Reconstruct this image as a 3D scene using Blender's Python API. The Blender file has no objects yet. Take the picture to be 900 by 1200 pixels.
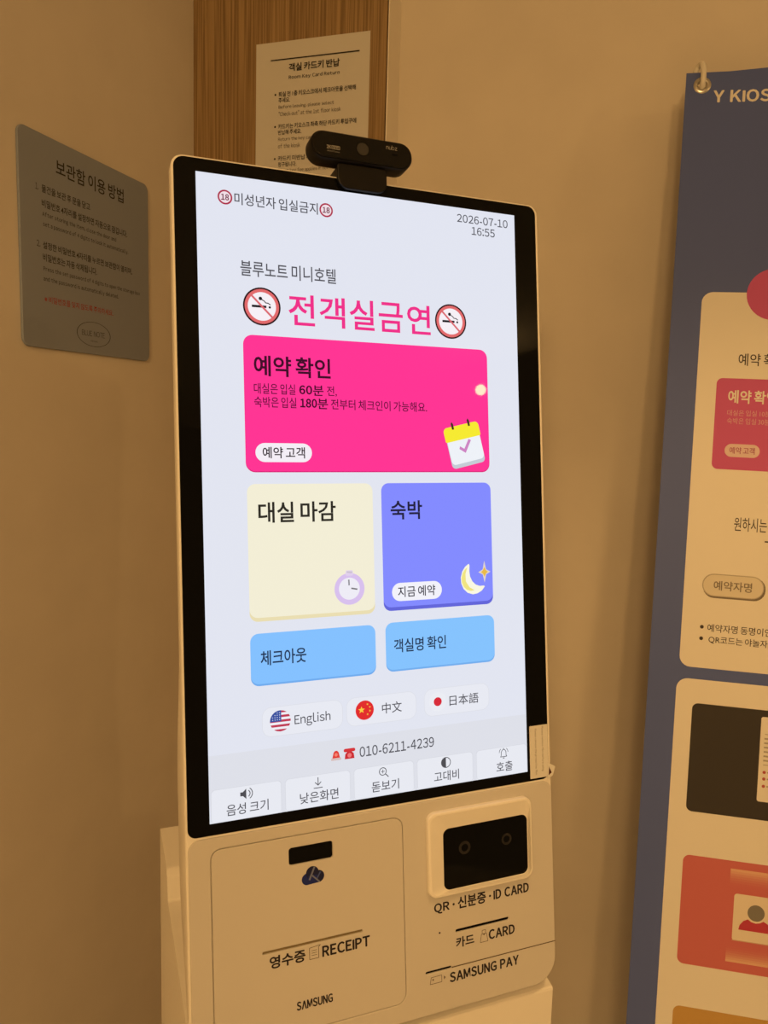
import bpy, bmesh, math, random
from mathutils import Matrix, Vector
from mathutils.geometry import tessellate_polygon
from math import sin, cos, pi, radians, sqrt, atan2

SC = bpy.context.scene
COL = SC.collection

# ------------------------------------------------------------------ camera
F_PX = 901.0
EYE = Vector((0, 0, 1.42))
up_c = Vector((205, 7300, 901)).normalized()          # plumb line seen by the camera
fw = Vector((0, 0, -1))
y_c = (fw - fw.dot(up_c) * up_c).normalized()
x_c = y_c.cross(up_c)
cam_rot = Matrix((x_c, y_c, up_c))                    # camera -> world
cd = bpy.data.cameras.new('camera')
cam = bpy.data.objects.new('camera', cd)
COL.objects.link(cam)
cam.matrix_world = Matrix.Translation(EYE) @ cam_rot.to_4x4()
cd.sensor_fit = 'VERTICAL'
cd.sensor_height = 36.0
cd.lens = 36.0 * F_PX / 1200.0
cd.clip_start = 0.02
SC.camera = cam

# ------------------------------------------------------------------ light
w = bpy.data.worlds.new('world')
SC.world = w
w.use_nodes = True
w.node_tree.nodes['Background'].inputs[0].default_value = (1.0, 0.58, 0.22, 1)
w.node_tree.nodes['Background'].inputs[1].default_value = 0.21
WARM = (1.0, 0.585, 0.212)


def lamp(name, kind, loc, energy, aim=None, color=WARM, **kw):
    l = bpy.data.lights.new(name, kind)
    l.energy = energy
    l.color = color
    for k, v in kw.items():
        setattr(l, k, v)
    o = bpy.data.objects.new(name, l)
    o.location = loc
    if aim:
        o.rotation_euler = (Vector(aim) - Vector(loc)).to_track_quat('-Z', 'Y').to_euler()
    COL.objects.link(o)
    return o


lamp('ceiling_spot', 'POINT', (2.32, -1.06, 2.27), 15, shadow_soft_size=0.025)
lamp('ceiling_lamp', 'POINT', (-0.15, -2.5, 2.2), 60, shadow_soft_size=0.10)
lamp('ceiling_lamp.001', 'POINT', (-0.6, -2.5, 1.9), 60, shadow_soft_size=0.15)
lamp('fill_spot', 'SPOT', (0.5, 0.2, 2.45), 24, aim=(0.4, 1.0, 0.6), shadow_soft_size=0.06, spot_size=radians(50), spot_blend=0.7)  # added fill, not a fitting: brightens banner cards and the wall beside them
lamp('fill_spot.001', 'SPOT', (-0.25, -0.2, 2.45), 12, aim=(-0.45, 0.85, 0.9), shadow_soft_size=0.12, spot_size=radians(58), spot_blend=0.9)  # unseen fill light, put in to lift the kiosk's left side
lamp('fill_spot.002', 'SPOT', (-0.3, -1.0, 2.45), 16, aim=(-0.35, 0.8, 0.9), shadow_soft_size=0.12, spot_size=radians(50), spot_blend=0.9)  # extra fill added to raise the left wall, kiosk side and panel
SC.view_settings.view_transform = 'Standard'
SC.view_settings.look = 'None'
SC.view_settings.exposure = 0.0
SC.view_settings.gamma = 1.0
SC.view_settings.use_curve_mapping = False


# ------------------------------------------------------------------ materials
def lin(c):
    c /= 255.0
    return c / 12.92 if c <= 0.04045 else ((c + 0.055) / 1.055) ** 2.4


def rgb(r, g, b):
    return (lin(r), lin(g), lin(b), 1)


MATS = {}


def mat(name, col, rough=0.5, spec=0.5, metal=0.0, emit=None, bump=None, coat=0.0):
    if name in MATS:
        return MATS[name]
    m = bpy.data.materials.new(name)
    m.use_nodes = True
    nt = m.node_tree
    b = nt.nodes['Principled BSDF']
    b.inputs['Base Color'].default_value = col
    b.inputs['Roughness'].default_value = rough
    b.inputs['Metallic'].default_value = metal
    b.inputs['Specular IOR Level'].default_value = spec
    b.inputs['Coat Weight'].default_value = coat
    if emit:
        b.inputs['Emission Color'].default_value = emit
        b.inputs['Emission Strength'].default_value = 1.0
    if bump:
        tc = nt.nodes.new('ShaderNodeTexCoord')
        n = nt.nodes.new('ShaderNodeTexNoise')
        n.inputs['Scale'].default_value = bump[0]
        n.inputs['Detail'].default_value = 4
        bp = nt.nodes.new('ShaderNodeBump')
        bp.inputs['Strength'].default_value = bump[1]
        bp.inputs['Distance'].default_value = bump[2]
        nt.links.new(tc.outputs['Object'], n.inputs['Vector'])
        nt.links.new(n.outputs['Fac'], bp.inputs['Height'])
        nt.links.new(bp.outputs['Normal'], b.inputs['Normal'])
    MATS[name] = m
    return m


def em(r, g, b):                                      # a colour shown by the lit display
    return mat('display_%d_%d_%d' % (r, g, b), (0.004, 0.004, 0.004, 1), rough=0.02, spec=0.026, emit=rgb(r, g, b))


def ink(name, r, g, b, rough=0.55):                   # printed colour (linear albedo)
    return mat('ink_' + name, (r, g, b, 1), rough=rough, spec=0.25)


def wall_mat(name, col, amt=0.05, scale=9):
    m = mat(name, col, rough=0.85, spec=0.2, bump=(900, 0.12, 0.0006))
    nt = m.node_tree
    b = nt.nodes['Principled BSDF']
    tc = nt.nodes.new('ShaderNodeTexCoord')
    n = nt.nodes.new('ShaderNodeTexNoise')
    n.inputs['Scale'].default_value = scale
    n.inputs['Detail'].default_value = 3
    r = nt.nodes.new('ShaderNodeValToRGB')
    r.color_ramp.elements[0].position = 0.3
    r.color_ramp.elements[1].position = 0.7
    r.color_ramp.elements[0].color = tuple(c * (1 - amt) for c in col[:3]) + (1,)
    r.color_ramp.elements[1].color = tuple(min(1, c * (1 + amt)) for c in col[:3]) + (1,)
    nt.links.new(tc.outputs['Object'], n.inputs['Vector'])
    nt.links.new(n.outputs['Fac'], r.inputs['Fac'])
    nt.links.new(r.outputs['Color'], b.inputs['Base Color'])
    return m


M_WALL = wall_mat('beige_wallpaper', (0.72, 0.66, 0.58, 1), 0.03)
M_TRIM = mat('beige_trim_paint', (0.86, 0.80, 0.72, 1), rough=0.6)
M_FLOOR = wall_mat('floor_tile', (0.72, 0.69, 0.65, 1), 0.12, 4)
M_CEIL = wall_mat('white_ceiling_paint', (0.78, 0.76, 0.72, 1), 0.02)
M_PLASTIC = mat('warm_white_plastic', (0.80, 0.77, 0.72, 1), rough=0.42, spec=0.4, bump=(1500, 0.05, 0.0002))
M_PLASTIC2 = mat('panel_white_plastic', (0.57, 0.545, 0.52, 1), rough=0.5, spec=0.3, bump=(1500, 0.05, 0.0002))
M_GLASS = mat('black_display_glass', (0.003, 0.003, 0.003, 1), rough=0.04, spec=0.14)
M_BLACK = mat('matte_black', (0.002, 0.002, 0.002, 1), rough=0.6, spec=0.1)
M_WEB = mat('webcam_black_plastic', (0.006, 0.005, 0.0045, 1), rough=0.42, spec=0.22)
M_WEBF = mat('webcam_black_front', (0.006, 0.0055, 0.005, 1), rough=0.25, spec=0.22)
M_LENS = mat('grey_lens_glass', (0.040, 0.038, 0.035, 1), rough=0.2)
M_PRINT = mat('dark_print', (0.012, 0.008, 0.016, 1), rough=0.5, spec=0.3)
M_STEEL = mat('brushed_steel_plate', (0.26, 0.30, 0.39, 1), rough=0.45, spec=0.5, bump=(700, 0.04, 0.0003))
M_PAPER = mat('white_paper', (0.66, 0.65, 0.63, 1), rough=0.8, spec=0.2)
M_BRASS = mat('nickel_grommet', (0.62, 0.60, 0.55, 1), rough=0.32, metal=1.0)
M_HOOK = mat('ivory_plastic_tip', (0.78, 0.76, 0.70, 1), rough=0.45)
M_POLE = mat('grey_fibre_rod', (0.25, 0.25, 0.25, 1), rough=0.5)


def wood_mat():
    m = mat('oak_veneer', (0.4, 0.27, 0.13, 1), rough=0.55, spec=0.3)
    nt = m.node_tree
    b = nt.nodes['Principled BSDF']
    tc = nt.nodes.new('ShaderNodeTexCoord')

    def noise(sx, sz, sc, det):
        mp = nt.nodes.new('ShaderNodeMapping')
        mp.inputs['Scale'].default_value = (sx, sx, sz)
        n = nt.nodes.new('ShaderNodeTexNoise')
        n.inputs['Scale'].default_value = sc
        n.inputs['Detail'].default_value = det
        nt.links.new(tc.outputs['Object'], mp.inputs['Vector'])
        nt.links.new(mp.outputs['Vector'], n.inputs['Vector'])
        return n
    fine = noise(46, 0.6, 6, 4)
    wide = noise(9, 0.35, 3, 2)
    mx = nt.nodes.new('ShaderNodeMath')
    mx.operation = 'MULTIPLY_ADD'
    mx.inputs[1].default_value = 0.82
    ad = nt.nodes.new('ShaderNodeMath')
    ad.operation = 'MULTIPLY'
    ad.inputs[1].default_value = 0.18
    nt.links.new(wide.outputs['Fac'], ad.inputs[0])
    nt.links.new(fine.outputs['Fac'], mx.inputs[0])
    nt.links.new(ad.outputs[0], mx.inputs[2])
    r = nt.nodes.new('ShaderNodeValToRGB')
    r.color_ramp.elements[0].position = 0.40
    r.color_ramp.elements[0].color = (0.215, 0.135, 0.060, 1)
    r.color_ramp.elements[1].position = 0.60
    r.color_ramp.elements[1].color = (0.395, 0.265, 0.130, 1)
    nt.links.new(mx.outputs[0], r.inputs['Fac'])
    nt.links.new(r.outputs['Color'], b.inputs['Base Color'])
    bp = nt.nodes.new('ShaderNodeBump')
    bp.inputs['Strength'].default_value = 0.15
    bp.inputs['Distance'].default_value = 0.0005
    nt.links.new(fine.outputs['Fac'], bp.inputs['Height'])
    nt.links.new(bp.outputs['Normal'], b.inputs['Normal'])
    return m


M_WOOD = wood_mat()


# ------------------------------------------------------------------ mesh helpers
def frame(o, x, y, z):
    m = Matrix((x, y, z)).transposed().to_4x4()
    m.translation = o
    return m


class MB:
    """Collects faces (millimetres in a frame) that become one mesh object."""

    def __init__(self, fr=None):
        self.fr = fr or Matrix.Identity(4)
        self.v, self.f, self.m, self.mats, self.sm = [], [], [], [], []

    def mi(self, m):
        if m not in self.mats:
            self.mats.append(m)
        return self.mats.index(m)

    def add(self, verts, faces, m, smooth=False):
        o = len(self.v)
        self.v += [tuple(p) for p in verts]
        i = self.mi(m)
        for f in faces:
            self.f.append([o + a for a in f])
            self.m.append(i)
            self.sm.append(smooth)

    # ---- flat marks at height z
    def poly(self, pts, z, m):
        tri = tessellate_polygon([[Vector((p[0], p[1], 0)) for p in pts]])
        out = []
        for a, b, c in tri:
            ar = (pts[b][0] - pts[a][0]) * (pts[c][1] - pts[a][1]) - (pts[c][0] - pts[a][0]) * (pts[b][1] - pts[a][1])
            out.append((a, b, c) if ar > 0 else (a, c, b))
        self.add([(p[0], p[1], z) for p in pts], out, m)

    def rr(self, x0, y0, x1, y1, r, z, m):
        self.poly(rrect(x0, y0, x1, y1, r), z, m)

    def disc(self, cx, cy, r, z, m, ry=None, n=40):
        self.poly([(cx + r * cos(2 * pi * i / n), cy + (ry or r) * sin(2 * pi * i / n)) for i in range(n)], z, m)

    def ring(self, cx, cy, r0, r1, z, m, ky=1.0, n=40, a0=0, a1=2 * pi):
        full = abs(a1 - a0 - 2 * pi) < 1e-6
        k = n if full else n + 1
        vs = []
        for i in range(k):
            a = a0 + (a1 - a0) * i / n
            vs += [(cx + r0 * cos(a), cy + ky * r0 * sin(a), z), (cx + r1 * cos(a), cy + ky * r1 * sin(a), z)]
        fs = []
        for i in range(n):
            j = (i + 1) % k
            fs.append((2 * i, 2 * i + 1, 2 * j + 1, 2 * j))
        self.add(vs, fs, m)

    def frame_rr(self, x0, y0, x1, y1, r, t, z, m):
        a = rrect(x0, y0, x1, y1, r)
        b = rrect(x0 + t, y0 + t, x1 - t, y1 - t, max(r - t, 0.05))
        n = len(a)
        self.add([(p[0], p[1], z) for p in a + b], [(i, (i + 1) % n, n + (i + 1) % n, n + i) for i in range(n)], m)

    def stroke(self, pts, t, z, m):
        for a, b in zip(pts[:-1], pts[1:]):
            d = Vector((b[0] - a[0], b[1] - a[1]))
            if d.length < 1e-6:
                continue
            d.normalize()
            n = Vector((-d.y, d.x)) * t / 2
            e = d * t * 0.25
            self.add([(a[0] - n.x - e.x, a[1] - n.y - e.y, z), (b[0] - n.x + e.x, b[1] - n.y + e.y, z),
                      (b[0] + n.x + e.x, b[1] + n.y + e.y, z), (a[0] + n.x - e.x, a[1] + n.y - e.y, z)], [(0, 1, 2, 3)], m)

    def text(self, body, xl, xr, yc, h, z, m, bold=0.0, rot=None):
        """Letters fitted to the box xl..xr, centred on yc, h high (None keeps the aspect)."""
        vs, fs = glyphs(body, bold)
        x0 = min(p[0] for p in vs); x1 = max(p[0] for p in vs)
        y0 = min(p[1] for p in vs); y1 = max(p[1] for p in vs)
        if h is None:
            sx = sy = (xr - xl) / (x1 - x0)
        elif xr is None:
            sx = sy = h / (y1 - y0)
        else:
            sx = (xr - xl) / (x1 - x0); sy = h / (y1 - y0)
        pts = [(xl + (p[0] - x0) * sx, (p[1] - (y0 + y1) / 2) * sy + yc, z) for p in vs]
        if rot:
            pts = [rot(p) for p in pts]
        self.add(pts, fs, m)
        if bold >= 0.019 and rot is None and all(33 <= ord(c_) < 127 or c_ in ' Λ' for c_ in body):
            e = 0.026 * sy                                # heavier strokes: the same letters overlaid around themselves
            for k_, (ex, ey) in enumerate(((-e, 0), (e, 0), (0, -e * .7), (0, e * .7))):
                self.add([(p[0] + ex, p[1] + ey, p[2] + 0.012 * (k_ + 1)) for p in pts], fs, m)

    # ---- solids
    def loft(self, rings, m, cap0=True, cap1=True, smooth=False, closed=True):
        n = len(rings[0])
        vs = [p for r in rings for p in r]
        fs = []
        for k in range(len(rings) - 1):
            for i in range(n if closed else n - 1):
                j = (i + 1) % n
                fs.append((k * n + i, k * n + j, (k + 1) * n + j, (k + 1) * n + i))
        self.add(vs, fs, m, smooth)
        if cap0:
            self.add(rings[0], [tuple(range(n))[::-1]], m)
        if cap1:
            self.add(rings[-1], [tuple(range(n))], m)

    def plate(self, outer, z0, z1, m, bev=0.6, holes=()):
        """A plate with rounded edges and real holes, from a filled 2D curve."""
        c = bpy.data.curves.new('tmp', 'CURVE')
        c.dimensions = '2D'
        c.fill_mode = 'BOTH'
        for loop in [outer] + list(holes):
            s = c.splines.new('POLY')
            s.points.add(len(loop) - 1)
            for q, p in zip(s.points, loop):
                q.co = (p[0], p[1], 0, 1)
            s.use_cyclic_u = True
        c.extrude = (z1 - z0) / 2 - bev
        c.bevel_depth = bev
        c.bevel_resolution = 1
        c.offset = -bev
        vs, fs = curve_mesh(c)
        self.add([(p[0], p[1], p[2] + (z0 + z1) / 2) for p in vs], fs, m)

    def tube(self, pts, r, m, n=12, caps=True):
        pts = [Vector(p) for p in pts]
        rings = []
        ref = None
        for i, p in enumerate(pts):
            t = (pts[min(i + 1, len(pts) - 1)] - pts[max(i - 1, 0)]).normalized()
            if ref is None:
                ref = t.orthogonal().normalized()
            ref = (ref - ref.dot(t) * t).normalized()
            b = t.cross(ref)
            rad = r[i] if isinstance(r, (list, tuple)) else r
            rings.append([tuple(p + rad * (cos(2 * pi * k / n) * ref + sin(2 * pi * k / n) * b)) for k in range(n)])
        self.loft(rings, m, caps, caps, smooth=True)

    def box(self, x0, y0, z0, x1, y1, z1, m):
        v = [(x, y, z) for z in (z0, z1) for y in (y0, y1) for x in (x0, x1)]
        self.add(v, [(0, 2, 3, 1), (4, 5, 7, 6), (0, 1, 5, 4), (2, 6, 7, 3), (0, 4, 6, 2), (1, 3, 7, 5)], m)

    def build(self, name, parent=None, root=None, bevel=0.0):
        base = root if root is not None else Matrix.Identity(4)
        if parent is not None and root is None:
            base = ROOTS[parent.name]
        inv = base.inverted()
        sc = 0.001
        vs = [inv @ (self.fr @ (Vector(p) * sc)) for p in self.v]
        me = bpy.data.meshes.new(name)
        me.from_pydata(vs, [], self.f)
        for m in self.mats:
            me.materials.append(m)
        me.polygons.foreach_set('material_index', self.m)
        me.polygons.foreach_set('use_smooth', self.sm)
        me.validate()
        me.update()
        o = bpy.data.objects.new(name, me)
        COL.objects.link(o)
        if parent is not None:
            o.parent = parent
        else:
            o.matrix_world = base
        ROOTS[o.name] = base
        if bevel:
            b = o.modifiers.new('bevel', 'BEVEL')
            b.width = bevel / 1000
            b.segments = 2
            b.limit_method = 'ANGLE'
        return o


ROOTS = {}


def curve_mesh(c):
    o = bpy.data.objects.new('tmp', c)
    COL.objects.link(o)
    bpy.context.view_layer.update()
    dg = bpy.context.evaluated_depsgraph_get()
    me = bpy.data.meshes.new_from_object(o.evaluated_get(dg), depsgraph=dg)
    vs = [tuple(v.co) for v in me.vertices]
    fs = [tuple(p.vertices) for p in me.polygons]
    bpy.data.objects.remove(o)
    bpy.data.meshes.remove(me)
    return vs, fs


def glyphs(body, bold):
    """Letters of one word; Latin letters and digits are set one by one from the wide face of the Korean font."""
    lat = all(33 <= ord(ch) < 127 or ch in ' Λ' for ch in body)
    if lat and len(body) > 1:
        bold = min(bold, 0.012)
    if not lat or len(body) == 1:
        return glyph_run(body, bold)
    vs, fs, x = [], [], 0.0
    gap = 0.085 if bold < 0.012 else 0.125
    for ch in body:
        if ch == ' ':
            x += 0.33
            continue
        if ch not in GL:
            GL[ch] = {}
        if bold not in GL[ch]:
            GL[ch][bold] = glyph_run(ch if ch in 'ΛI-' else chr(ord(ch) + 0xFEE0), bold)
        v, f = GL[ch][bold]
        x0 = min(p[0] for p in v); x1 = max(p[0] for p in v)
        pad = 0.03 if ch in '-' else 0.0
        o = len(vs)
        vs += [(p[0] - x0 + x + pad, p[1], p[2]) for p in v]
        fs += [tuple(o + i for i in q) for q in f]
        x += x1 - x0 + gap + 2 * pad - (0.03 if ch in 'AVYTLΛ' else 0)
    return vs, fs


GL = {}


def glyph_run(body, bold):
    c = bpy.data.curves.new('tmp', 'FONT')
    c.body = body
    c.size = 1.0
    c.resolution_u = 3
    c.offset = bold
    c.space_word = 0.62
    return curve_mesh(c)


def rrect(x0, y0, x1, y1, r, n=6):
    rs = r if isinstance(r, (list, tuple)) else (r, r, r, r)      # br, tr, tl, bl
    if y0 > y1:
        y0, y1 = y1, y0
    out = []
    for (cx, cy, a), q in zip(((x1, y0, -90), (x1, y1, 0), (x0, y1, 90), (x0, y0, 180)), rs):
        sx = -1 if cx == x1 else 1
        sy = -1 if cy == y1 else 1
        for i in range(n + 1):
            t = radians(a + 90 * i / n)
            out.append((cx + sx * q + q * cos(t), cy + sy * q + q * sin(t)))
    return out


def empty(name, m, label, cat, group=None):
    o = bpy.data.objects.new(name, None)
    COL.objects.link(o)
    o.matrix_world = m
    o.empty_display_size = 0.1
    ROOTS[o.name] = m
    tag(o, label, cat, group)
    return o


def tag(o, label=None, cat=None, group=None, kind=None):
    for k, v in (('label', label), ('category', cat), ('group', group), ('kind', kind)):
        if v:
            o[k] = v
    return o


# ------------------------------------------------------------------ the room
BD = Vector((cos(radians(-17.58)), sin(radians(-17.58)), 0))      # along the back wall, to the right
BN = Vector((BD.y, -BD.x, 0))                                     # out of the back wall
LD = Vector((cos(radians(72.42)), sin(radians(72.42)), 0))        # along the left wall, away from the eye
LN = Vector((LD.y, -LD.x, 0))                                     # out of the left wall
CORNER = Vector((-0.36445, 1.46725, 0))
ZU = Vector((0, 0, 1))
FB = frame(CORNER, BD, ZU, BN)                                    # back wall: x right, y up, z out
FL = frame(CORNER, -LD, ZU, LN)                                   # left wall: x towards the eye, y up, z out
FR = frame(CORNER, BD, -BN, ZU)                                   # plan: x right, y away, z up
H = 2500


def slab(name, fr, x0, y0, z0, x1, y1, z1, m):
    b = MB(fr)
    b.box(x0, y0, z0, x1, y1, z1, m)
    o = b.build(name, root=fr)
    tag(o, kind='structure')
    return o


slab('floor', FR, -120, -3600, -80, 3600, 120, 0, M_FLOOR)
slab('ceiling', FR, -120, -3600, H, 3600, 120, H + 80, M_CEIL)
slab('wall_left', frame(CORNER, LD, -LN, ZU), -3600, 0, 0, 0, 120, H, M_WALL)
slab('wall_alcove', FR, 0, 0, 0, 364.4, 120, H, M_WOOD)
tb = MB(FR)
tb.box(366.8, -2, 0, 369.0, 75, H, M_TRIM)
tb.box(364.4, 6, 0, 366.8, 75, H, M_BLACK)  # black strip stands in for the shade in the panel gap
tag(tb.build('trim_1', root=FR), kind='structure')
slab('wall_back', FR, 369.0, 60, 0, 3600, 180, H, M_WALL)

# ------------------------------------------------------------------ the kiosk
K_O = Vector((-0.161595, 0.655738, 1.614668))                     # top left corner of the lit screen
K_X = Vector((0.929643, 0.368461, 0.000447))
K_Y = Vector((-0.051208, 0.127998, 0.990452))
K_N = Vector((0.364885, -0.920789, 0.137861))
FK = frame(K_O, K_X, K_Y, K_N)                                    # mm on the glass: x right, y up, z out
K_XW = Vector((K_X.x, K_X.y, 0)).normalized()
K_BK = Vector((-K_XW.y, K_XW.x, 0))
FP = frame(K_O, K_XW, K_BK, ZU)                                   # plumb frame for the pedestal: x right, y back, z up
k_base = K_O + K_XW * 0.153
k_base.z = 0
K_ROOT = frame(k_base, K_XW, K_BK, ZU)
kiosk = empty('self_service_kiosk', K_ROOT,
              'white self check-in kiosk with tall lit touchscreen standing in the corner', 'kiosk')

# head shell
X0, X1, YT, YB = -19.5, 325.5, 12.8, -734.5


def head_depth(v):
    def ss(a, b, x):
        t = max(0, min(1, (x - a) / (b - a)))
        return t * t * (3 - 2 * t)
    d = 19.0
    d += (51 - d) * ss(-385, -505, v)
    d += (8 - 51) * ss(-580, -725, v) * 1.0
    return d


def dense(pts, step=14):
    out = []
    n = len(pts)
    for i in range(n):
        a, b = pts[i], pts[(i + 1) % n]
        L = math.hypot(b[0] - a[0], b[1] - a[1])
        k = max(1, int(L / step))
        for j in range(k):
            out.append((a[0] + (b[0] - a[0]) * j / k, a[1] + (b[1] - a[1]) * j / k))
    return out


def inset(ins):
    return dense(rrect(X0 + ins, YB + ins, X1 - ins, YT - ins, [max(1, r - ins) for r in (24, 10, 10, 14)], 8))


def head_ring(ins, zf):
    base = dense(rrect(X0, YB, X1, YT, (24, 10, 10, 14), 8))
    cx, cy = (X0 + X1) / 2, (YB + YT) / 2
    out = []
    for x, y in base:
        nx = x - ins * (1 if x > cx else -1) * min(1, abs(x - cx) / 170)
        ny = y - ins * (1 if y > cy else -1) * min(1, abs(y - cy) / 365)
        out.append((nx, ny, zf(y)))
    return out


b = MB(FK)
b.loft([head_ring(1.5, lambda y: 0.0), head_ring(0.4, lambda y: -0.5), head_ring(0.0, lambda y: -1.8),
        head_ring(0.0, lambda y: -head_depth(y) + min(4, head_depth(y) * .3)),
        head_ring(1.2, lambda y: -head_depth(y) + 1), head_ring(4, lambda y: -head_depth(y))][::-1], M_PLASTIC, False, True, smooth=True)
hb = head_ring(4, lambda y: -head_depth(y))
n = len(hb)
tri = tessellate_polygon([[Vector((p[0], p[1], 0)) for p in hb]])
b.add(hb, tri, M_PLASTIC)
shell = b.build('head_shell', kiosk)

# black glass and the lit screen
b = MB(FK)
b.plate(rrect(-17.6, -541.0, 322.4, 11.0, (7, 8.5, 8.5, 7)), -1.0, 0.5, M_GLASS, 0.25)
glass = b.build('display_glass', kiosk)

SW, SH = 298.9, 531.3
WHITE = em(226, 229, 241)
GREY = em(222, 224, 233)
DARK = em(78, 78, 84)
DARK2 = em(82, 82, 90)
b = MB(FK)
Z = 0.62
b.poly([(0, -476.5), (SW, -476.5), (SW, 0), (0, 0)], Z, WHITE)
b.poly([(0, -SH), (SW, -SH), (SW, -476.5), (0, -476.5)], Z, GREY)
z1, z2, z3, z4, z5 = 0.68, 0.74, 0.80, 0.86, 0.92
RED18 = em(176, 52, 78)
for cx in (23.5, 110.7):                                          # the two age marks
    b.disc(cx, -18.4, 6.1, z1, RED18)
    b.disc(cx, -18.4, 4.7, z2, em(240, 222, 230))
    b.text('18', cx - 3.1, cx + 3.1, -18.4, 5.0, z3, em(120, 60, 80), 0.02)
b.text('미성년자 입실금지', 31.2, 103.2, -18.3, 10.0, z1, DARK2, 0.009)
b.text('2026-07-10', 237.6, 291.4, -9.6, 7.6, z1, DARK2, 0.009)
b.text('16:55', 252.5, 277.2, -20.0, 7.6, z1, DARK2, 0.009)
b.text('블루노트 미니호텔', 34.9, 118.2, -75.6, 13.0, z1, DARK2, 0.009)
for i, ch in enumerate('전객실금연'):
    b.text(ch, 75.2 + 27.4 * i, 75.2 + 27.4 * i + 23.2, -107.0 - 0.1 * i, 26.6, z1, em(240, 48, 138), 0.012)
for cx, cy in ((52.4, -106.6), (228.6, -106.7)):                  # no smoking roundels
    b.disc(cx, cy, 16.0, z1, em(44, 20, 26))
    b.disc(cx, cy, 14.6, z2, em(226, 106, 108))
    b.disc(cx, cy, 12.0, z3, em(246, 240, 246))
    b.poly([(cx - 8.6, cy - 1.1), (cx + 3.8, cy - 1.1), (cx + 3.8, cy + 0.9), (cx - 8.6, cy + 0.9)], z4, em(28, 26, 34))
    b.disc(cx + 6.6, cy - 0.3, 1.0, z4, em(28, 26, 34))
    b.disc(cx - 1.2, cy + 6.6, 1.5, z4, em(28, 26, 34))
    b.stroke([(cx - 1, cy + 6.2), (cx + 2, cy + 4.7), (cx + 3.2, cy + 3.2), (cx + 5.2, cy + 3.1), (cx + 7.2, cy + 1.8)], 0.8, z4, em(28, 26, 34))
    b.stroke([(cx - 9, cy + 9), (cx + 9, cy - 9)], 1.7, z5, em(220, 104, 112))
# siren, telephone and number
SIREN = em(226, 62, 54)
b.poly([(104.0, -494.4), (113.0, -494.4), (113.0, -492.4), (104.0, -492.4)], z1, em(216, 190, 186))
b.poly([(105.0, -492.4), (112.0, -492.4), (110.8, -487.6), (109.4, -486.2), (107.6, -486.2), (106.2, -487.6)], z2, SIREN)
b.disc(108.4, -489.6, 1.5, z3, em(246, 130, 110))
b.poly([(116.2, -494.6), (125.2, -494.6), (124.6, -490.2), (122.8, -488.6), (118.6, -488.6), (116.8, -490.2)], z1, em(204, 44, 52))
b.rr(115.4, -488.6, 126.0, -485.6, 1.4, z2, em(214, 52, 58))
b.disc(120.7, -491.6, 1.9, z3, em(240, 120, 120))
b.text('010-6211-4239', 130.0, 201.6, -490.2, 9.0, z1, DARK2, 0.009)
screen = b.build('screen', kiosk)


def tile(name, x0, y0, x1, y1, r, face, lip=None, lip_h=3.2, label=None):
    t = MB(FK)
    if lip:
        t.rr(x0, y0, x1, y1, r, 0.70, lip)
        t.rr(x0, y0 + lip_h, x1, y1, r, 0.76, face)
    else:
        t.rr(x0, y0, x1, y1, r, 0.76, face)
    t.done = lambda: tag(t.build(name, screen), label)
    return t


T0, T1, T2, T3, T4 = 0.82, 0.88, 0.94, 1.0, 1.06
BLK = em(30, 18, 28)
# reservation button
t = tile('menu_button', 35.8, -245.8, 265.6, -131.0, 8, em(255, 52, 148), em(222, 34, 122), 1.0, label='pink reservation button with calendar picture')
t.text('예약 확인', 44.4, 111.4, -156.3, 17.5, T0, em(60, 10, 40), 0.02)
t.text('대실은 입실', 44.0, 79.5, -175.5, 9.0, T0, em(92, 12, 56), 0.008)
t.text('60', 83.2, 94.2, -175.3, 7.4, T0, em(70, 8, 44), 0.021)
t.text('분', 95.2, 104.6, -175.5, 9.0, T0, em(70, 8, 44), 0.014)
t.text('전,', 107.6, 116.6, -175.7, 9.0, T0, em(92, 12, 56), 0.008)
t.text('숙박은 입실', 44.0, 80.2, -186.8, 9.0, T0, em(92, 12, 56), 0.008)
t.text('180', 83.8, 98.2, -186.6, 7.4, T0, em(70, 8, 44), 0.021)
t.text('분', 99.0, 108.4, -186.8, 9.0, T0, em(70, 8, 44), 0.014)
t.text('전부터 체크인이 가능해요.', 111.0, 202.4, -186.8, 9.0, T0, em(92, 12, 56), 0.008)
t.rr(44.1, -237.2, 93.0, -221.2, 8, T0, em(244, 238, 246))
t.text('예약 고객', 50.2, 86.8, -229.2, 9.6, T1, em(40, 26, 36), 0.012)
ca, sa = cos(radians(13)), sin(radians(13))


def tilt(pts, cx=239.8, cy=-219.5):
    return [(cx + x * ca - y * sa, cy + x * sa + y * ca) for x, y in pts]


t.poly(tilt(rrect(-17.5, -20.5, 17.5, 12, 4)), T0, em(196, 204, 214))
t.poly(tilt(rrect(-17.0, -17.0, 17.5, 14, 4)), T1, em(238, 242, 248))
t.poly(tilt(rrect(-18.5, 4.5, 18.5, 18.0, (1.5, 4, 4, 1.5))), T2, em(246, 234, 50))
for x in (-8.5, 8.5):
    t.poly(tilt([(x - 1.1, 20.8), (x + 0.2, 22.4), (x + 1.3, 20), (x + 1.2, 15.2), (x - 0.9, 15.2)]), T3, em(62, 52, 30))
t.poly(tilt([(-6.5, -3.5), (-5.2, -1.2), (-1.4, -4.4), (5.0, 3.6), (7.3, 2.0), (-1.0, -8.4)]), T3, em(206, 132, 196))
t.done()
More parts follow.
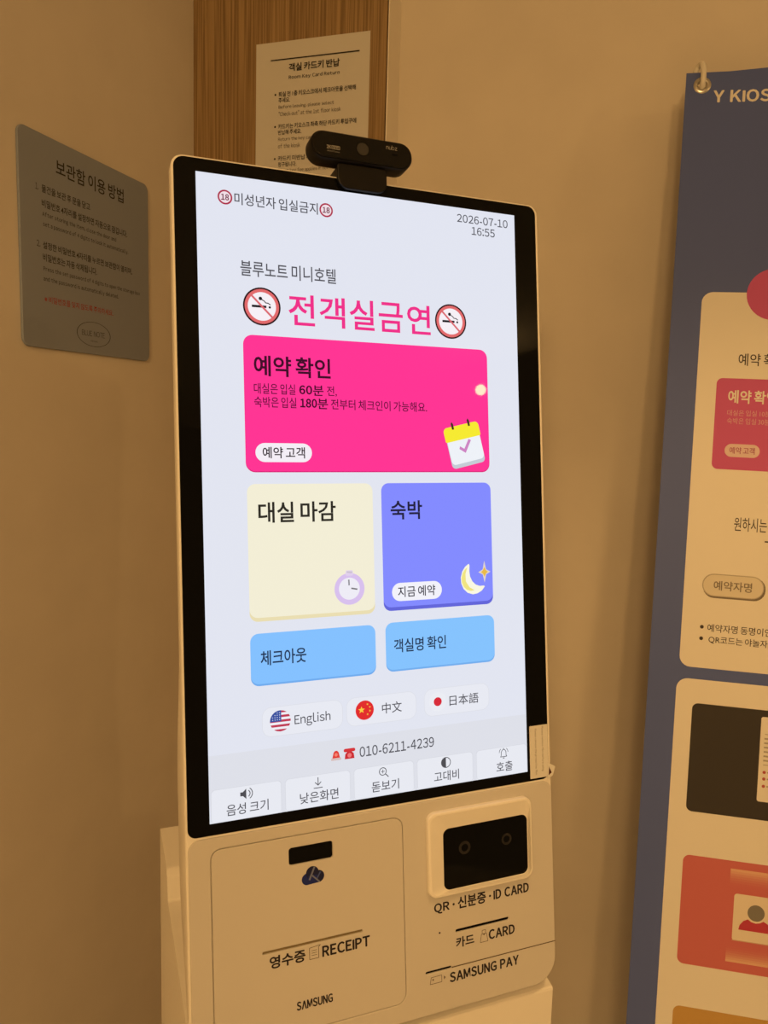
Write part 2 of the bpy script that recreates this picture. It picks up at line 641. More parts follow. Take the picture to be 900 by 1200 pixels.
# closed day-use button
t = tile('menu_button', 36.3, -370.3, 147.6, -255.5, 7, em(243, 238, 214), em(234, 222, 178), 3.2, 'cream button with lilac stopwatch picture')
t.text('대실 마감', 45.4, 113.2, -279.4, 17.5, T0, em(44, 42, 36), 0.018)
t.disc(124.2, -347.4, 13.8, T0, em(216, 192, 238))
t.rr(120.8, -336, 127.6, -331.2, 1.4, T0, em(228, 214, 236))
t.poly([(121.8, -333.2), (127.0, -333.6), (127.0, -332.4), (121.8, -332)], T1, em(200, 190, 205))
t.disc(124.0, -347.2, 9.6, T1, em(238, 236, 246))
t.stroke([(123.6, -339.6), (123.8, -344)], 1.3, T2, em(140, 138, 146))
t.stroke([(126.0, -347.0), (131.0, -348.0)], 1.3, T2, em(120, 118, 124))
t.done()
# overnight button
t = tile('menu_button', 155.8, -369.2, 266.0, -255.5, 7, em(131, 139, 255), em(98, 102, 218), 3.2, 'violet button with moon and star picture')
t.text('숙박', 164.4, 195.2, -279.6, 17.0, T0, em(34, 32, 62), 0.018)
t.rr(163.9, -361.0, 213.0, -344.7, 8, T0, em(242, 242, 250))
t.text('지금 예약', 169.6, 206.4, -352.8, 9.6, T1, em(48, 46, 62), 0.010)


def crescent(k):
    o = [(247.2 + 13.6 * k * cos(a), -345.6 + 14.2 * k * sin(a)) for a in [radians(105 + 195 * i / 24) for i in range(25)]]
    i_ = [(252.2 + 11.3 * cos(a), -339.6 + 13.0 * sin(a)) for a in [radians(250 - 98 * i / 16) for i in range(17)]]
    return o + [(255.0, -353.6)] + i_


def moon(cx, cy, s):
    out = [(-4.2, 13.6), (-7.6, 11.2), (-10.6, 7), (-12.2, 1.5), (-11.8, -4), (-9.6, -9), (-5.6, -12.8), (0, -14.6), (5, -13.9), (9.4, -11.6), (12.6, -8),
           (11.8, -7.0), (7.4, -7.2), (3, -5.6), (-0.4, -2.4), (-2.6, 2.2), (-3.2, 7.0), (-2.9, 12.4), (-3.4, 13.7)]
    return [(cx + x * s, cy + y * s) for x, y in out]


t.poly(moon(244.8, -344.6, 1.0), T0, em(250, 248, 226))
t.poly(moon(242.8, -344.6, 0.78)[0:9] + [(241.5, -352.5), (237.8, -347), (237.5, -340)], T1, em(240, 228, 130))
sx, sy = 257.4, -339.0
t.poly([(sx, sy + 10.5), (sx + 1.8, sy + 2.4), (sx + 6.4, sy), (sx + 1.8, sy - 2.4), (sx, sy - 10), (sx - 1.8, sy - 2.4), (sx - 6.4, sy), (sx - 1.8, sy + 2.4)], T0, em(226, 214, 200))
t.poly([(sx, sy + 4.6), (sx + 1.6, sy + 1.6), (sx + 3.8, sy), (sx + 1.6, sy - 1.6), (sx, sy - 4.6), (sx - 1.6, sy - 1.6), (sx - 3.8, sy), (sx - 1.6, sy + 1.6)], T1, em(234, 186, 72))
t.done()
# check-out and room lookup
t = tile('menu_button', 36.2, -423.8, 147.2, -380.2, 7, em(132, 193, 255), em(112, 172, 238), 1.6, 'sky blue button at the left under the cream button')
t.text('체크아웃', 44.6, 84.0, -401.0, 12.6, T0, em(34, 52, 82), 0.014)
t.done()
t = tile('menu_button', 156.8, -423.2, 266.4, -379.6, 7, em(133, 195, 254), em(114, 174, 238), 1.6, 'sky blue button at the right under the violet button')
t.text('객실명 확인', 164.6, 216.0, -400.6, 12.2, T0, em(34, 52, 82), 0.012)
t.done()
# language buttons
PILL, PILLB = em(232, 234, 243), em(221, 223, 232)


def lang(x0, x1, label):
    q = tile('language_button', x0, -467.2, x1, -442.2, 8, PILL, label=label)
    q.frame_rr(x0, -467.2, x1, -442.2, 8, 0.5, T0, PILLB)
    return q


t = lang(44.6, 115.4, 'language button with striped American flag')
cx, cy, R = 60.2, -454.6, 8.9
for i in range(9):                                                # stripes clipped to the circle
    ya, yb = cy + R - 2 * R * i / 9, cy + R - 2 * R * (i + 1) / 9
    ys = [ya + (yb - ya) * k / 4 for k in range(5)]
    hw = lambda y: sqrt(max(0, R * R - (y - cy) ** 2))
    L = [(cx - hw(y), y) for y in ys] + [(cx + hw(y), y) for y in reversed(ys)]
    t.poly(L, T0, em(192, 56, 84) if i % 2 == 0 else em(240, 238, 246))
yc0 = cy - 0.4
arc = [(cx + R * cos(a), cy + R * sin(a)) for a in [radians(90 + (92.6) * i / 14) for i in range(15)]]
t.poly([(cx + 0.8, yc0), (cx + 0.8, cy + R * 0.995)] + arc, T1, em(58, 82, 160))
for r in range(4):
    for c in range(4):
        px, py = cx - 6.6 + c * 2.0, cy + 1.2 + r * 1.9
        if (px - cx) ** 2 + (py - cy) ** 2 < 60:
            t.disc(px, py, 0.42, T2, em(216, 222, 244), n=8)
t.text('English', 72.4, 104.2, -456.2, 10.6, T0, DARK2, 0.006)
t.done()
t = lang(118.6, 185.0, 'language button with red flag and yellow stars')
t.disc(135.6, -454.2, 8.5, T0, em(226, 44, 46))


def star5(x, y, r, rot=90):
    return [(x + (r if i % 2 == 0 else r * .42) * cos(radians(rot + 36 * i)), y + (r if i % 2 == 0 else r * .42) * sin(radians(rot + 36 * i))) for i in range(10)]


t.poly(star5(132.6, -453.8, 3.2), T1, em(250, 206, 66))
for px, py in ((138.2, -449.2), (140.4, -451.8), (140.4, -455.2), (138.2, -458.0)):
    t.poly(star5(px, py, 1.1, 60), T1, em(248, 190, 70))
t.text('中文', 151.8, 170.8, -454.6, 9.6, T0, DARK2, 0.006)
t.done()
t = lang(192.6, 259.2, 'language button with white flag and red disc')
t.disc(206.2, -454.5, 8.6, T0, em(235, 237, 244))
t.disc(206.2, -454.5, 4.0, T1, em(216, 42, 58))
t.text('日本語', 218.0, 248.0, -455.0, 9.6, T0, DARK2, 0.006)
t.done()

# toolbar buttons
TB, TBE = em(232, 234, 242), em(212, 214, 222)


def tool(x0, x1, word, wl, wr, label):
    q = tile('toolbar_button', x0, -SH, x1, -504.2, (0.2, 5, 5, 0.2), TB, label=label)
    q.frame_rr(x0, -SH, x1, -504.2, (0.2, 5, 5, 0.2)[1] if False else 3, 0.35, T0, TBE)
    q.text(word, wl, wr, -522.6, 9.2, T0, DARK2, 0.006)
    return q


t = tool(1.4, 59.8, '음성 크기', 13.8, 48.6, 'button with loudspeaker symbol')
t.poly([(25.2, -512.6), (27.4, -512.6), (30.2, -515.4), (30.2, -506.8), (27.4, -509.4), (25.2, -509.4)], T1, DARK)
t.ring(30.4, -511, 2.6, 3.3, T1, DARK, a0=-1.0, a1=1.0, n=12)
t.ring(30.4, -511, 4.6, 5.3, T1, DARK, a0=-1.0, a1=1.0, n=12)
t.done()
t = tool(63.0, 120.8, '낮은화면', 75.6, 109.8, 'button with downward arrow symbol')
t.stroke([(91.8, -506.6), (91.8, -513.0)], 0.7, T1, DARK)
t.stroke([(89.2, -510.6), (91.8, -513.2), (94.4, -510.6)], 0.7, T1, DARK)
t.stroke([(88.0, -515.4), (95.6, -515.4)], 0.7, T1, DARK)
t.done()
t = tool(124.2, 181.0, '돋보기', 140.4, 166.4, 'button with magnifying glass symbol')
t.ring(151.2, -510.0, 2.9, 3.6, T1, DARK)
t.stroke([(153.8, -512.6), (156.4, -515.2)], 0.8, T1, DARK)
t.stroke([(149.6, -510), (152.8, -510)], 0.55, T1, DARK)
t.stroke([(151.2, -508.4), (151.2, -511.6)], 0.55, T1, DARK)
t.done()
t = tool(184.2, 240.6, '고대비', 200.8, 226.0, 'button with half-filled circle symbol')
t.ring(213.0, -510.6, 4.2, 4.9, T1, DARK)
t.poly([(213.0, -510.6 + 4.4)] + [(213.0 - 4.4 * sin(a), -510.6 + 4.4 * cos(a)) for a in [pi * i / 14 for i in range(1, 14)]] + [(213.0, -510.6 - 4.4)], T2, DARK)
t.done()
t = tool(244.2, 298.4, '호출', 265.2, 282.6, 'button with ringing bell symbol')
bx, by = 273.2, -510.2
t.stroke([(bx - 3.4, by - 3.2), (bx - 2.6, by - 2), (bx - 2.5, by + 1.2), (bx - 1.4, by + 3), (bx, by + 3.5), (bx + 1.4, by + 3), (bx + 2.5, by + 1.2), (bx + 2.6, by - 2), (bx + 3.4, by - 3.2), (bx - 3.4, by - 3.2)], 0.6, T1, DARK)
t.stroke([(bx - 0.7, by - 4.5), (bx + 0.7, by - 4.5)], 0.8, T1, DARK)
t.stroke([(bx, by + 3.4), (bx, by + 4.6)], 0.8, T1, DARK)
for s in (-1, 1):
    t.stroke([(bx + s * 3.2, by + 4.2), (bx + s * 4.3, by + 2.6), (bx + s * 4.7, by + 0.8)], 0.55, T1, DARK)
t.done()

# lower front panel
ZP = 2.0
DOOR = (0.4, -716.8, 168.0, -552.6)
b = MB(FK)
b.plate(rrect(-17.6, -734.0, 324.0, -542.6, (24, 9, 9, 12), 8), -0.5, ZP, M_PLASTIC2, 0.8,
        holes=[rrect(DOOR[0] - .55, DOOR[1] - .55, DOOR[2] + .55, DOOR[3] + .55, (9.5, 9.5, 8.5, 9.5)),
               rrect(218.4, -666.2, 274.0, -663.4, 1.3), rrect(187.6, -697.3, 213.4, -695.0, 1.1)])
zt = ZP + 0.05
b.poly([(213.4, -696.8), (324.2, -697.1), (324.2, -696.2), (213.4, -695.8)], zt, mat('seam_shadow_gap', (0.10, 0.07, 0.04, 1), rough=0.8))
b.text('QR', 197.4, 212.4, -640.6, 9.4, zt, M_PRINT, 0.03)
b.disc(216.8, -639.8, 1.1, zt, M_PRINT)
b.text('신분증', 221.0, 250.2, -639.6, 11.2, zt, M_PRINT, 0.028)
b.disc(254.4, -639.8, 1.1, zt, M_PRINT)
b.text('ID CARD', 258.4, 296.0, -639.6, 8.8, zt, M_PRINT, 0.032)
b.text('카드', 218.2, 237.0, -675.4, 9.6, zt, M_PRINT, 0.028)
b.text('CARD', 252.4, 279.6, -675.4, 8.8, zt, M_PRINT, 0.032)
LINE = mat('thin_olive_print', (0.10, 0.07, 0.05, 1), rough=0.6)
# small card-with-hand outline, phone outline
b.stroke([(243.2, -680.6), (244.6, -673.2), (249.8, -673.2), (251.2, -680.6), (243.2, -680.6)], 0.5, zt, LINE)
b.stroke([(245.4, -673.2), (245.4, -669.8), (249.0, -669.8), (249.0, -673.2)], 0.5, zt, LINE)
b.disc(247.2, -673.6, 0.8, zt + .03, LINE)
b.stroke([(191.6, -706.8), (192.8, -700.8), (203.2, -700.8), (203.2, -706.8), (191.6, -706.8)], 0.5, zt, LINE)
b.disc(194.6, -703.2, 0.8, zt, LINE)
b.poly([(205.4, -705.4), (207.0, -703.6), (205.4, -701.8)], zt, LINE)
b.text('SAMSUNG PAY', 211.4, 283.2, -705.2, 8.8, zt, M_PRINT, 0.032)
b.disc(202.1, -662.7, 0.9, zt, M_PRINT)
panel = b.build('lower_panel', kiosk)
b = MB(FK)
b.poly([(217.4, -667), (275, -667), (275, -662.6), (217.4, -662.6)], 0.08, M_BLACK)
b.build('card_slot', panel)
b = MB(FK)
b.poly([(186.6, -698.2), (214.4, -698.2), (214.4, -694), (186.6, -694)], 0.08, M_BLACK)
b.build('swipe_slot', panel)

b = MB(FK)
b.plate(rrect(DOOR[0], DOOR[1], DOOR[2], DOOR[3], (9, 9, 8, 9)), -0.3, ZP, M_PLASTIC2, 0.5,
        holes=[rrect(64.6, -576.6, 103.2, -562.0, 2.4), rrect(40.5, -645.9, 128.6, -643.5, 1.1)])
b.text('영수증', 46.2, 77.0, -653.8, 10.6, zt, M_PRINT, 0.028)
b.text('RECEIPT', 92.0, 134.8, -654.4, 9.2, zt, M_PRINT, 0.032)
b.stroke([(80.6, -658.6), (80.6, -649.0), (90.2, -648.0), (88.6, -649.6), (88.6, -658.6), (80.6, -658.6)], 0.5, zt, LINE)
for yy in (-651.6, -653.6, -655.6):
    b.stroke([(82.4, yy), (87.0, yy)], 0.45, zt, LINE)
b.text('SΛMSUNG', 68.6, 100.0, -695.2, 7.2, zt, M_PRINT, 0.032)
BLUE, BLUE2, BLUE3 = ink('emblem_navy', .012, .022, .16), ink('emblem_mid_blue', .05, .07, .20), ink('emblem_dark', .010, .012, .06)
b.disc(80.2, -590.6, 5.0, zt, BLUE, n=28)
b.disc(89.8, -589.8, 5.2, zt + .01, BLUE3, n=28)
b.disc(84.6, -586.0, 5.6, zt + .02, BLUE3, n=28)
b.poly([(79.6, -595.5), (90.0, -594.9), (88.4, -588), (81, -588)], zt + .03, BLUE)
b.stroke([(82.0, -591.4), (86.4, -581.6)], 1.5, zt + .05, ink('emblem_slate', .16, .18, .30))
b.stroke([(84.6, -588.4), (90.6, -594.4)], 1.2, zt + .06, ink('emblem_slate', .16, .18, .30))
b.stroke([(88.4, -591.6), (91.6, -586.6)], 1.2, zt + .05, ink('emblem_blue_bar', .06, .09, .28))
door = b.build('receipt_door', kiosk)
b = MB(FK)
b.poly([(63.6, -577.6), (104.2, -577.6), (104.2, -561.0), (63.6, -561.0)], 0.1, M_BLACK)
b.build('latch_recess', door)
b = MB(FK)
b.poly([(39.5, -646.9), (129.6, -646.9), (129.6, -642.5), (39.5, -642.5)], 0.4, mat('slot_shadow', (0.22, 0.17, 0.09, 1), rough=0.8))
b.build('receipt_slot', door)

# code and card scanner


def rl(x0, y0, x1, y1, r, z):
    return [(p[0], p[1], z) for p in rrect(x0, y0, x1, y1, r, 8)]


b = MB(FK)
b.loft([rl(190.6, -629.4, 299.2, -552.6, 8.5, ZP - .2), rl(190.8, -629.2, 299.0, -552.8, 8.5, ZP + 3.4), rl(191.6, -628.4, 298.2, -553.6, 8, ZP + 4.4),
        rl(193.4, -626.8, 296.8, -555.2, 7.5, ZP + 4.7),
        rl(206.6, -626.0, 296.2, -569.4, 6.4, ZP + .6), rl(207.6, -625.6, 295.6, -570.2, 6, ZP + .4)], M_PLASTIC, False, False, smooth=False)
scan = b.build('scanner_bezel', kiosk)
b = MB(FK)
b.loft([rl(207.4, -625.8, 295.8, -570.0, 6, ZP - .3), rl(207.6, -625.6, 295.6, -570.2, 6, ZP + .5)], M_GLASS, False, True)
b.build('scanner_window', scan)
b = MB(FK)
M_SENS = mat('dim_grey_sensor', (0.012, 0.010, 0.009, 1), rough=0.3)
b.ring(229.2, -590.3, 3.4, 6.0, ZP + .56, M_SENS)
b.build('camera_lens', scan)
b = MB(FK)
b.ring(273.2, -590.1, 3.2, 5.4, ZP + .56, M_SENS)
b.build('camera_lens', scan)

# protective-film strip left on the lower right of the glass
b = MB(FK)
b.plate(rrect(301.7, -538.8, 321.8, -488.6, 0.6), 0.75, 1.05, M_PAPER, 0.08)
flip = lambda cx: (lambda p: (cx - (p[1]), -513.7 + p[0], p[2]))
GT = ink('grey_small_print', .10, .07, .05)
b.text('Please remove the protective film', -22, 22, 0, 2.6, 1.08, GT, 0.0, rot=lambda p: (308.2 + p[1], -513.6 - p[0], p[2]))
b.text('Please remove film before using', -23, 20, 0, 2.6, 1.08, GT, 0.0, rot=lambda p: (315.8 + p[1], -513.0 - p[0], p[2]))
strip = b.build('film_sticker', kiosk)
tag(strip, 'cream paper strip with small vertical print')
b = MB(FK)
b.plate([(320.6, -541.0), (326.6, -538.4), (329.4, -530.4), (325.8, -528.0), (321.2, -526.0)], 0.9, 1.4, M_PAPER, 0.1)
b.poly([(321.8, -537.8), (325.2, -535.6), (322.4, -529.4)], 1.43, ink('dark_red_mark', .06, .006, .006))
b.build('pull_tab', strip)

# pedestal and neck in the plumb frame
b = MB(FP)
prof = [(163, -1614.6), (163, -655), (158, -650), (96, -661), (90, -667), (84, -690), (45, -694), (-62, -710), (-80, -735), (-97.5, -739.5), (-97.5, -1614.6)]
b.loft([[(x, p[0], p[1]) for p in prof] for x in (-17.5, 325.5)], M_PLASTIC, True, True)
b.build('pedestal', kiosk, bevel=2.2)
b = MB(FP)
b.box(60, -45, -690, 250, 100, -560, M_PLASTIC)
b.build('neck', kiosk, bevel=3)

# ------------------------------------------------------------------ webcam clipped on the kiosk
wc_m = frame(FK @ Vector((.143, .0128, 0)), K_X, K_Y, K_N)
webcam = empty('webcam', wc_m, 'black pill-shaped webcam clipped on top of the kiosk screen', 'webcam')


def capsule(x0, x1, yc, r, z, tilt_=0.0, n=14):
    pts = []
    for i in range(n + 1):
        a = -pi / 2 + pi * i / n
        pts.append((x1 - r + r * cos(a), r * sin(a)))
    for i in range(n + 1):
        a = pi / 2 + pi * i / n
        pts.append((x0 + r + r * cos(a), r * sin(a)))
    return [(p[0], yc + p[1], z) for p in pts]


WX0, WX1, WY, WR = 95.8, 190.6, 35.6, 12.2
b = MB(FK)
b.loft([capsule(WX0 + 3, WX1 - 3, WY, WR - 3, -12), capsule(WX0 + .8, WX1 - .8, WY, WR - .8, -10.5), capsule(WX0, WX1, WY, WR, -8),
        capsule(WX0, WX1, WY, WR, 6.5), capsule(WX0 + .7, WX1 - .7, WY, WR - .7, 7.6)], M_WEB, True, True, smooth=True)
b.build('camera_body', webcam)
b = MB(FK)
b.loft([capsule(WX0 + 1.2, WX1 - 1.2, WY, WR - 1.2, 7.4), capsule(WX0 + 1.2, WX1 - 1.2, WY, WR - 1.2, 8.8), capsule(WX0 + 2.0, WX1 - 2.0, WY, WR - 2.0, 9.6)], M_WEBF, False, True)
GW = ink('pale_grey_print', .30, .29, .27)
b.text('2K', 109.6, 113.6, 33.0, 3.0, 9.66, GW, 0.03)
b.frame_rr(114.0, 31.4, 121.6, 34.6, 0.5, 0.5, 9.66, GW)
b.text('QHD', 115.0, 120.6, 33.0, 1.8, 9.68, GW, 0.03)
b.text('Auto Focus', 110.0, 121.2, 29.6, 1.2, 9.66, GW)
b.text('nubz', 164.6, 175.2, 41.0, 4.0, 9.66, GW)
b.rr(170.0, 34.2, 175.4, 35.6, 0.6, 9.66, M_BLACK)
b.build('front_face', webcam)
b = MB(FK)
b.disc(142.6, 35.6, 5.6, 9.70, M_LENS)
b.ring(142.6, 35.6, 5.4, 6.2, 9.74, M_BLACK)
b.build('lens', webcam)
b = MB(FK)                                                        # clip: neck, lip over the bezel, rear jaw
b.plate(rrect(120.4, 1.2, 166.6, 23.0, (9, 3, 3, 10)), 1.0, 5.2, M_WEB, 1.0)
b.box(121.5, 13.6, -46, 166.0, 21.4, 3, M_WEB)
b.box(121.5, -24, -28, 166.0, 16, -20, M_WEB)
b.box(130, 17, -14, 158, 24, 4, M_WEB)
b.build('clip', webcam)

# ------------------------------------------------------------------ steel sign on the left wall
b = MB(frame(CORNER + LN * 0.0 - LD * 0.433 + ZU * 1.7885, LD, ZU, LN))
b.plate(rrect(0, -286, 285.5, 0, 12, 8), 0.2, 4.2, M_STEEL, 0.7)
zs = 4.26
PT = ink('sign_black', .020, .016, .013)
b.text('보관함 이용 방법', 69.5, 220.2, -35.0, 21.5, zs, PT, 0.010)
b.text('1.', 29.4, 35.0, -71.4, 8.4, zs, PT)
b.text('물건을 보관 후 문을 닫고', 41.0, 140.0, -71.6, 10.4, zs, PT, 0.014)
b.text('비밀번호 4자리를 설정하면 자동으로 잠깁니다.', 40.6, 228.0, -91.0, 10.4, zs, PT, 0.014)
b.text('After storing the item, close the door and', 41.0, 200.2, -105.8, 7.8, zs, PT, 0.012)
b.text('set a password of 4 digits to lock it automatically.', 42.0, 230.4, -118.8, 7.8, zs, PT, 0.012)
b.text('2.', 29.4, 35.8, -146.0, 8.4, zs, PT)
b.text('설정한 비밀번호 4자리를 누르면 보관함이 열리며,', 40.8, 240.0, -146.6, 10.4, zs, PT, 0.014)
b.text('비밀번호는 자동 삭제됩니다.', 40.4, 153.4, -162.6, 10.4, zs, PT, 0.014)
b.text('Press the set password of 4 digits to open the storage box', 40.8, 260.0, -178.6, 7.8, zs, PT, 0.012)
b.text('and the password is automatically deleted.', 40.4, 204.0, -192.0, 7.8, zs, PT, 0.012)
b.text('※ 비밀번호를 잊지 않도록 주의하세요.', 41.2, 190.4, -218.8, 9.0, zs, ink('sign_red', .36, .035, .03), 0.008)
b.ring(144.2, -256.4, 37.4, 38.6, zs, PT, ky=0.475, n=56)
b.text('BLUE NOTE', 116.8, 169.0, -255.6, 8.0, zs, PT, -0.008)
b.text('mini hotel', 136, 152, -266.4, 2.6, zs, PT)
sign = b.build('wall_sign', root=frame(CORNER - LD * 0.29 + ZU * 1.5025, LD, ZU, LN))
tag(sign, 'grey metal plate with storage locker instructions on the left wall', 'sign')

# ------------------------------------------------------------------ paper notice on the wood panel
PZ = 1.338
b = MB(frame(CORNER + BD * 0.1255 + ZU * 2.0575, BD, ZU, BN))
xs = [210 * i / 10 for i in range(11)]
front, backs = [], []
for yy in (-297, -200, -100, 0):
    front.append([(x, yy - x * 0.006, 1.0 + 0.8 * sin(x / 33.0) * abs(yy) / 297) for x in xs])
for k in range(3):
    for i in range(10):
        b.add([front[k][i], front[k][i + 1], front[k + 1][i + 1], front[k + 1][i]], [(0, 1, 2, 3)], M_PAPER, True)
        q = [front[k][i], front[k][i + 1], front[k + 1][i + 1], front[k + 1][i]]
        b.add([(p[0], p[1], p[2] - 0.2) for p in q], [(3, 2, 1, 0)], M_PAPER, True)
zp = 2.0
NT = ink('notice_black', .022, .017, .013)
NG = ink('notice_grey', .10, .085, .07)
sk = lambda p: (p[0], p[1] - (p[0] - 30) * 0.008, p[2])
b.poly([(28.4, -30.6), (192, -31.8), (192, -29.9), (28.4, -28.8)], zp, NT)
b.text('객실 카드키 반납', 62.8, 156.6, -44.0, 13.0, zp, NT, 0.022, rot=sk)
b.text('Room Key Card Return', 62.9, 156.8, -60.6, 7.4, zp, NT, 0.014, rot=sk)
rows = [('퇴실 전 1층 키오스크에서 체크아웃을 선택해', 44, 186.6, -86.4, 8.6, NT, .012), ('주세요.', 44, 66, -96.2, 8.2, NT, .012),
        ('Before leaving, please select', 44.2, 147.6, -108.0, 7.4, NG, 0), ('"Check-out" at the 1st floor kiosk', 44.4, 160.2, -118.6, 7.4, NG, 0),
        ('카드키는 키오스크 좌측 하단 카드키 투입구에', 43.8, 188.6, -139.6, 8.6, NT, .012), ('반납해 주세요.', 43.8, 88, -149.4, 8.2, NT, .012),
        ('Return the key card to the key slot', 44, 166, -161.4, 7.4, NG, 0), ('of the kiosk', 44, 86, -172.0, 7.4, NG, 0),
        ('카드키 미반납 시 추가 요금이', 44, 150, -192.6, 8.6, NT, .012), ('청구됩니다.', 44.2, 79.4, -202.8, 8.2, NT, .012),
        ('A lost key fee applies if not returned', 44, 172, -213.6, 7.4, NG, 0)]
for s, xl, xr, yc, hh, m_, bo in rows:
    b.text(s, xl, xr, yc, hh, zp, m_, bo, rot=sk)
for yy in (-86.6, -139.6, -193.0):
    b.disc(37.8, yy, 1.7, zp, NT, n=14)
notice = b.build('paper_notice', root=frame(CORNER + BD * 0.2305 + ZU * 1.76, BD, ZU, BN))
tag(notice, 'white paper key card return notice on the brown wood panel', 'notice')

# ------------------------------------------------------------------ banner on its stand
B_O = Vector((0.41988, 1.183747, 1.925788))
B_X = Vector((0.98307, -0.18245, -0.01684))
B_Y = Vector((0.04411, 0.14647, 0.98823))
B_N = Vector((-0.17784, -0.97224, 0.15204))
FBN = frame(B_O, B_X, B_Y, B_N)
BW, BH = 600.0, 1780.0
NAVY = ink('banner_navy', .095, .135, .39, .45)
CREAM = ink('banner_white', .80, .78, .74, .5)
GROM = [(22.7, -18.4), (BW - 22.7, -18.4), (22.7, -BH + 18.4), (BW - 22.7, -BH + 18.4)]
b = MB(FBN)
b.plate([(0, -BH), (BW, -BH), (BW, 4), (110, 4.6), (60, 1.0), (0, 0)], -0.5, 0.3, NAVY, 0.1,
        holes=[[(gx + 6 * cos(2 * pi * i / 24), gy + 6 * sin(2 * pi * i / 24)) for i in range(24)] for gx, gy in GROM])
q0, q1, q2, q3, q4 = 0.42, 0.54, 0.66, 0.78, 0.9
BT = ink('banner_dark_text', .055, .045, .045)
PINK = ink('banner_pink', .56, .105, .30)
b.text('Y KIOSK', 39.2, 132.0, -35.4, 17.4, q0, CREAM, 0.02)
b.rr(40.4, -851.4, 559.6, -319.0, 15, q0, CREAM)
b.disc(136.5, -321.0, 36.6, q1, PINK)
b.text('예약 확인', 94.4, 156.0, -414.4, 17.6, q1, BT, 0.006)
b.rr(67.2, -570.8, 533, -441.6, 8, q1, PINK)
b.text('예약 확인', 83.6, 148.0, -467.4, 19.0, q2, CREAM, 0.02)
b.text('대실은 입실 10분 전,', 83.6, 152.0, -490.6, 8.6, q2, ink('banner_pale_pink', .66, .40, .48))
b.text('숙박은 입실 30분 전부터', 84.0, 164.0, -501.8, 8.6, q2, ink('banner_pale_pink', .66, .40, .48))
b.rr(83.2, -552.8, 129.6, -534.4, 9, q2, ink('banner_pill_pink', .72, .56, .58))
b.text('예약 고객', 89.6, 123.0, -543.4, 9.6, q3, ink('banner_pill_text', .40, .10, .20), 0.012)
b.text('원하시는 메뉴를', 101.8, 180.0, -646.8, 19.4, q1, BT, 0.004)
b.stroke([(143.6, -668.8), (152, -668.8)], 2.0, q1, BT)
GRY = ink('banner_pill_edge', .20, .17, .14)
b.rr(65.8, -752.4, 148.0, -720.0, 15, q1, GRY)
b.rr(64.6, -750.2, 146.0, -718.4, 15.5, q2, ink('banner_pill_rim', .46, .42, .36))
b.rr(66.0, -749.0, 144.8, -719.8, 14.5, q3, ink('banner_pill_face', .70, .66, .58))
b.text('예약자명', 79.8, 130.2, -734.6, 13.6, q4, ink('banner_pill_grey_text', .22, .19, .16), 0.014)
for yy, s, xe in ((-794.6, '예약자명 동명이인', 159.0), (-810.8, 'QR코드는 야놀자,', 157.0)):
    b.disc(67.6, yy + 0.6, 2.6, q1, BT, n=14)
    b.text(s, 75.0 if yy > -800 else 77.4, xe, yy, 11.0, q1, BT, 0.006)
b.rr(38.6, -1760, 561, -867.8, 15, q0, CREAM)
BBLK = ink('banner_black', .045, .040, .038)
b.rr(61.4, -1051.6, 300, -901.2, 8, q1, BBLK)
b.rr(152.6, -1026.4, 230, -910.4, 3, q2, CREAM)
for k, yy in enumerate((-934, -940, -946, -952, -958, -964, -970, -976)):
    b.stroke([(158.5, yy), (210, yy)], 2.2 if k not in (0, 7) else 1.0, q3, ink('receipt_grey', .40, .36, .32))
for yy in (-986, -995, -1005):
    b.disc(160.2, yy, 2.2, q3, ink('receipt_red', .45, .10, .10), n=12)
    b.stroke([(164.5, yy), (205, yy)], 2.0, q3, ink('receipt_grey', .40, .36, .32))
VERM = ink('banner_vermilion', .58, .15, .16)
b.rr(61.8, -1261.6, 300, -1111.8, 9, q1, VERM)
for i in range(8):                                                # printed fading bars of the picture
    f = i / 7.0
    c = [a + (d - a) * f * f for a, d in zip((.60, .22, .16), (.76, .55, .38))]
    cc = [a + (d - a) * f * f for a, d in zip((.58, .15, .16), (.74, .45, .32))]
    b.poly([(124.8, -1148 + 3.2 * i), (300, -1148 + 3.2 * i), (300, -1144.8 + 3.2 * i), (124.8, -1144.8 + 3.2 * i)], q2, ink('bar_up_%d' % i, *cc))
    b.poly([(124.8, -1228.0 - 3.0 * i), (300, -1228.0 - 3.0 * i), (300, -1225 - 3.0 * i), (124.8, -1225 - 3.0 * i)], q2, ink('bar_up_%d' % i, *cc))
b.rr(131.4, -1219.4, 250, -1155.4, 4, q3, ink('card_face', .78, .70, .60))
b.rr(131.4, -1219.4, 250, -1218.2, 0.4, q4, ink('card_edge', .60, .40, .30))
b.disc(160.6, -1178.4, 11.0, q4, ink('person_grey', .21, .20, .18))
b.poly([(139.0, -1203.6), (140.4, -1197), (145.0, -1191), (150.6, -1188.0), (155, -1191), (160.6, -1192.2), (166, -1191), (170.6, -1188), (176, -1191), (180.6, -1197), (182, -1203.6)], q4, ink('person_crimson', .50, .05, .09))
b.rr(60.8, -1480, 300, -1319.6, 9, q1, ink('banner_orange', .54, .33, .10))
ban_root = frame(FBN @ Vector((BW / 2000, -BH / 1000, 0)), B_X, B_Y, B_N)
banner = b.build('banner', root=ban_root)
tag(banner, 'tall navy banner with white cards hanging at the right edge', 'banner')
for gx, gy in GROM[:2]:
    g = MB(FBN)
    prof = [(5.4, -1.4), (5.6, 0.6), (7.2, 1.8), (9.4, 1.7), (11.6, 0.8), (12.2, 0.3)]
    rings = [[(gx + r * cos(2 * pi * i / 28), gy + r * sin(2 * pi * i / 28), z) for i in range(28)] for r, z in prof]
    g.loft(rings[::-1], M_BRASS, False, False, smooth=True)
    g.build('grommet', banner)

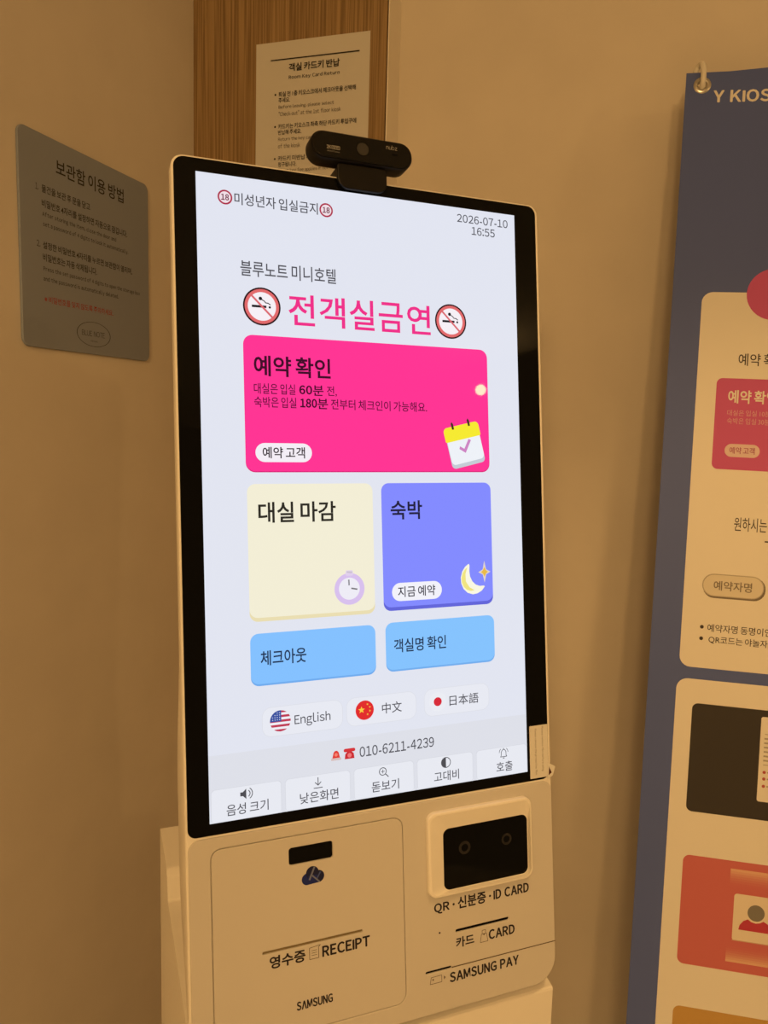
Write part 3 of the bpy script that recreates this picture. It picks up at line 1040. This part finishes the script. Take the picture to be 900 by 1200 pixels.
st_root = frame(Vector(((FBN @ Vector((.3, -1.8, -.05))).x, (FBN @ Vector((.3, -1.8, -.05))).y, 0)), BD, -BN, ZU)
stand = empty('banner_stand', st_root, 'pale rod stand whose curved tip hooks the top of the navy banner', 'stand')
hub = (300.0, -880.0, -34.0)
for gx, gy in GROM[:2]:
    a = MB(FBN)
    s = 1 if gx < 300 else -1
    a.tube([hub, (gx + 12 * s, gy - 22, -14), (gx - 2 * s, gy + 16, -9)], 3.0, M_POLE)
    arm = a.build('arm', stand)
    a = MB(FBN)
    pts = [(gx - 9 * s, gy + 22, -9), (gx - 7 * s, gy + 30, -8), (gx - 4 * s, gy + 32, -3), (gx - 2 * s, gy + 29, 3.5), (gx - 0.5 * s, gy + 20, 5.6), (gx, gy + 9, 5.2), (gx, gy + 1.5, 3.2), (gx, gy - 2, -1), (gx, gy - 2.5, -4)]
    sm = []
    for i in range(len(pts) - 1):
        for k in range(4):
            t_ = k / 4
            p0, p1, p2, p3 = pts[max(i - 1, 0)], pts[i], pts[i + 1], pts[min(i + 2, len(pts) - 1)]
            sm.append(tuple(0.5 * (2 * p1[j] + (p2[j] - p0[j]) * t_ + (2 * p0[j] - 5 * p1[j] + 4 * p2[j] - p3[j]) * t_ ** 2 + (3 * p1[j] - p0[j] - 3 * p2[j] + p3[j]) * t_ ** 3) for j in range(3)))
    sm.append(pts[-1])
    a.tube(sm, 4.0, M_HOOK)
    a.build('hook_tip', arm)
for gx in (22.7, BW - 22.7):
    foot = FBN @ Vector((gx / 1000, -1.93, -.012))
    a = MB(FBN)
    a.tube([hub, (gx, -1932, -12)], 4.0, M_POLE)
    a.build('leg', stand)
hub_w = FBN @ (Vector(hub) / 1000)
back_pt = hub_w - BN * 0.085
a = MB()
a.tube([tuple(hub_w * 1000), (back_pt.x * 1000, back_pt.y * 1000, 4)], 4.0, M_POLE)
a.build('leg', stand)
a = MB(FBN)
a.box(286, -905, -44, 314, -855, -26, M_POLE)
a.build('hub', stand, bevel=3)

# turn the finished place so that the back wall runs along the X axis
bpy.context.view_layer.update()
TURN = Matrix.Rotation(radians(17.58), 4, 'Z')
for o in [o for o in SC.objects if o.parent is None]:
    o.matrix_world = TURN @ o.matrix_world
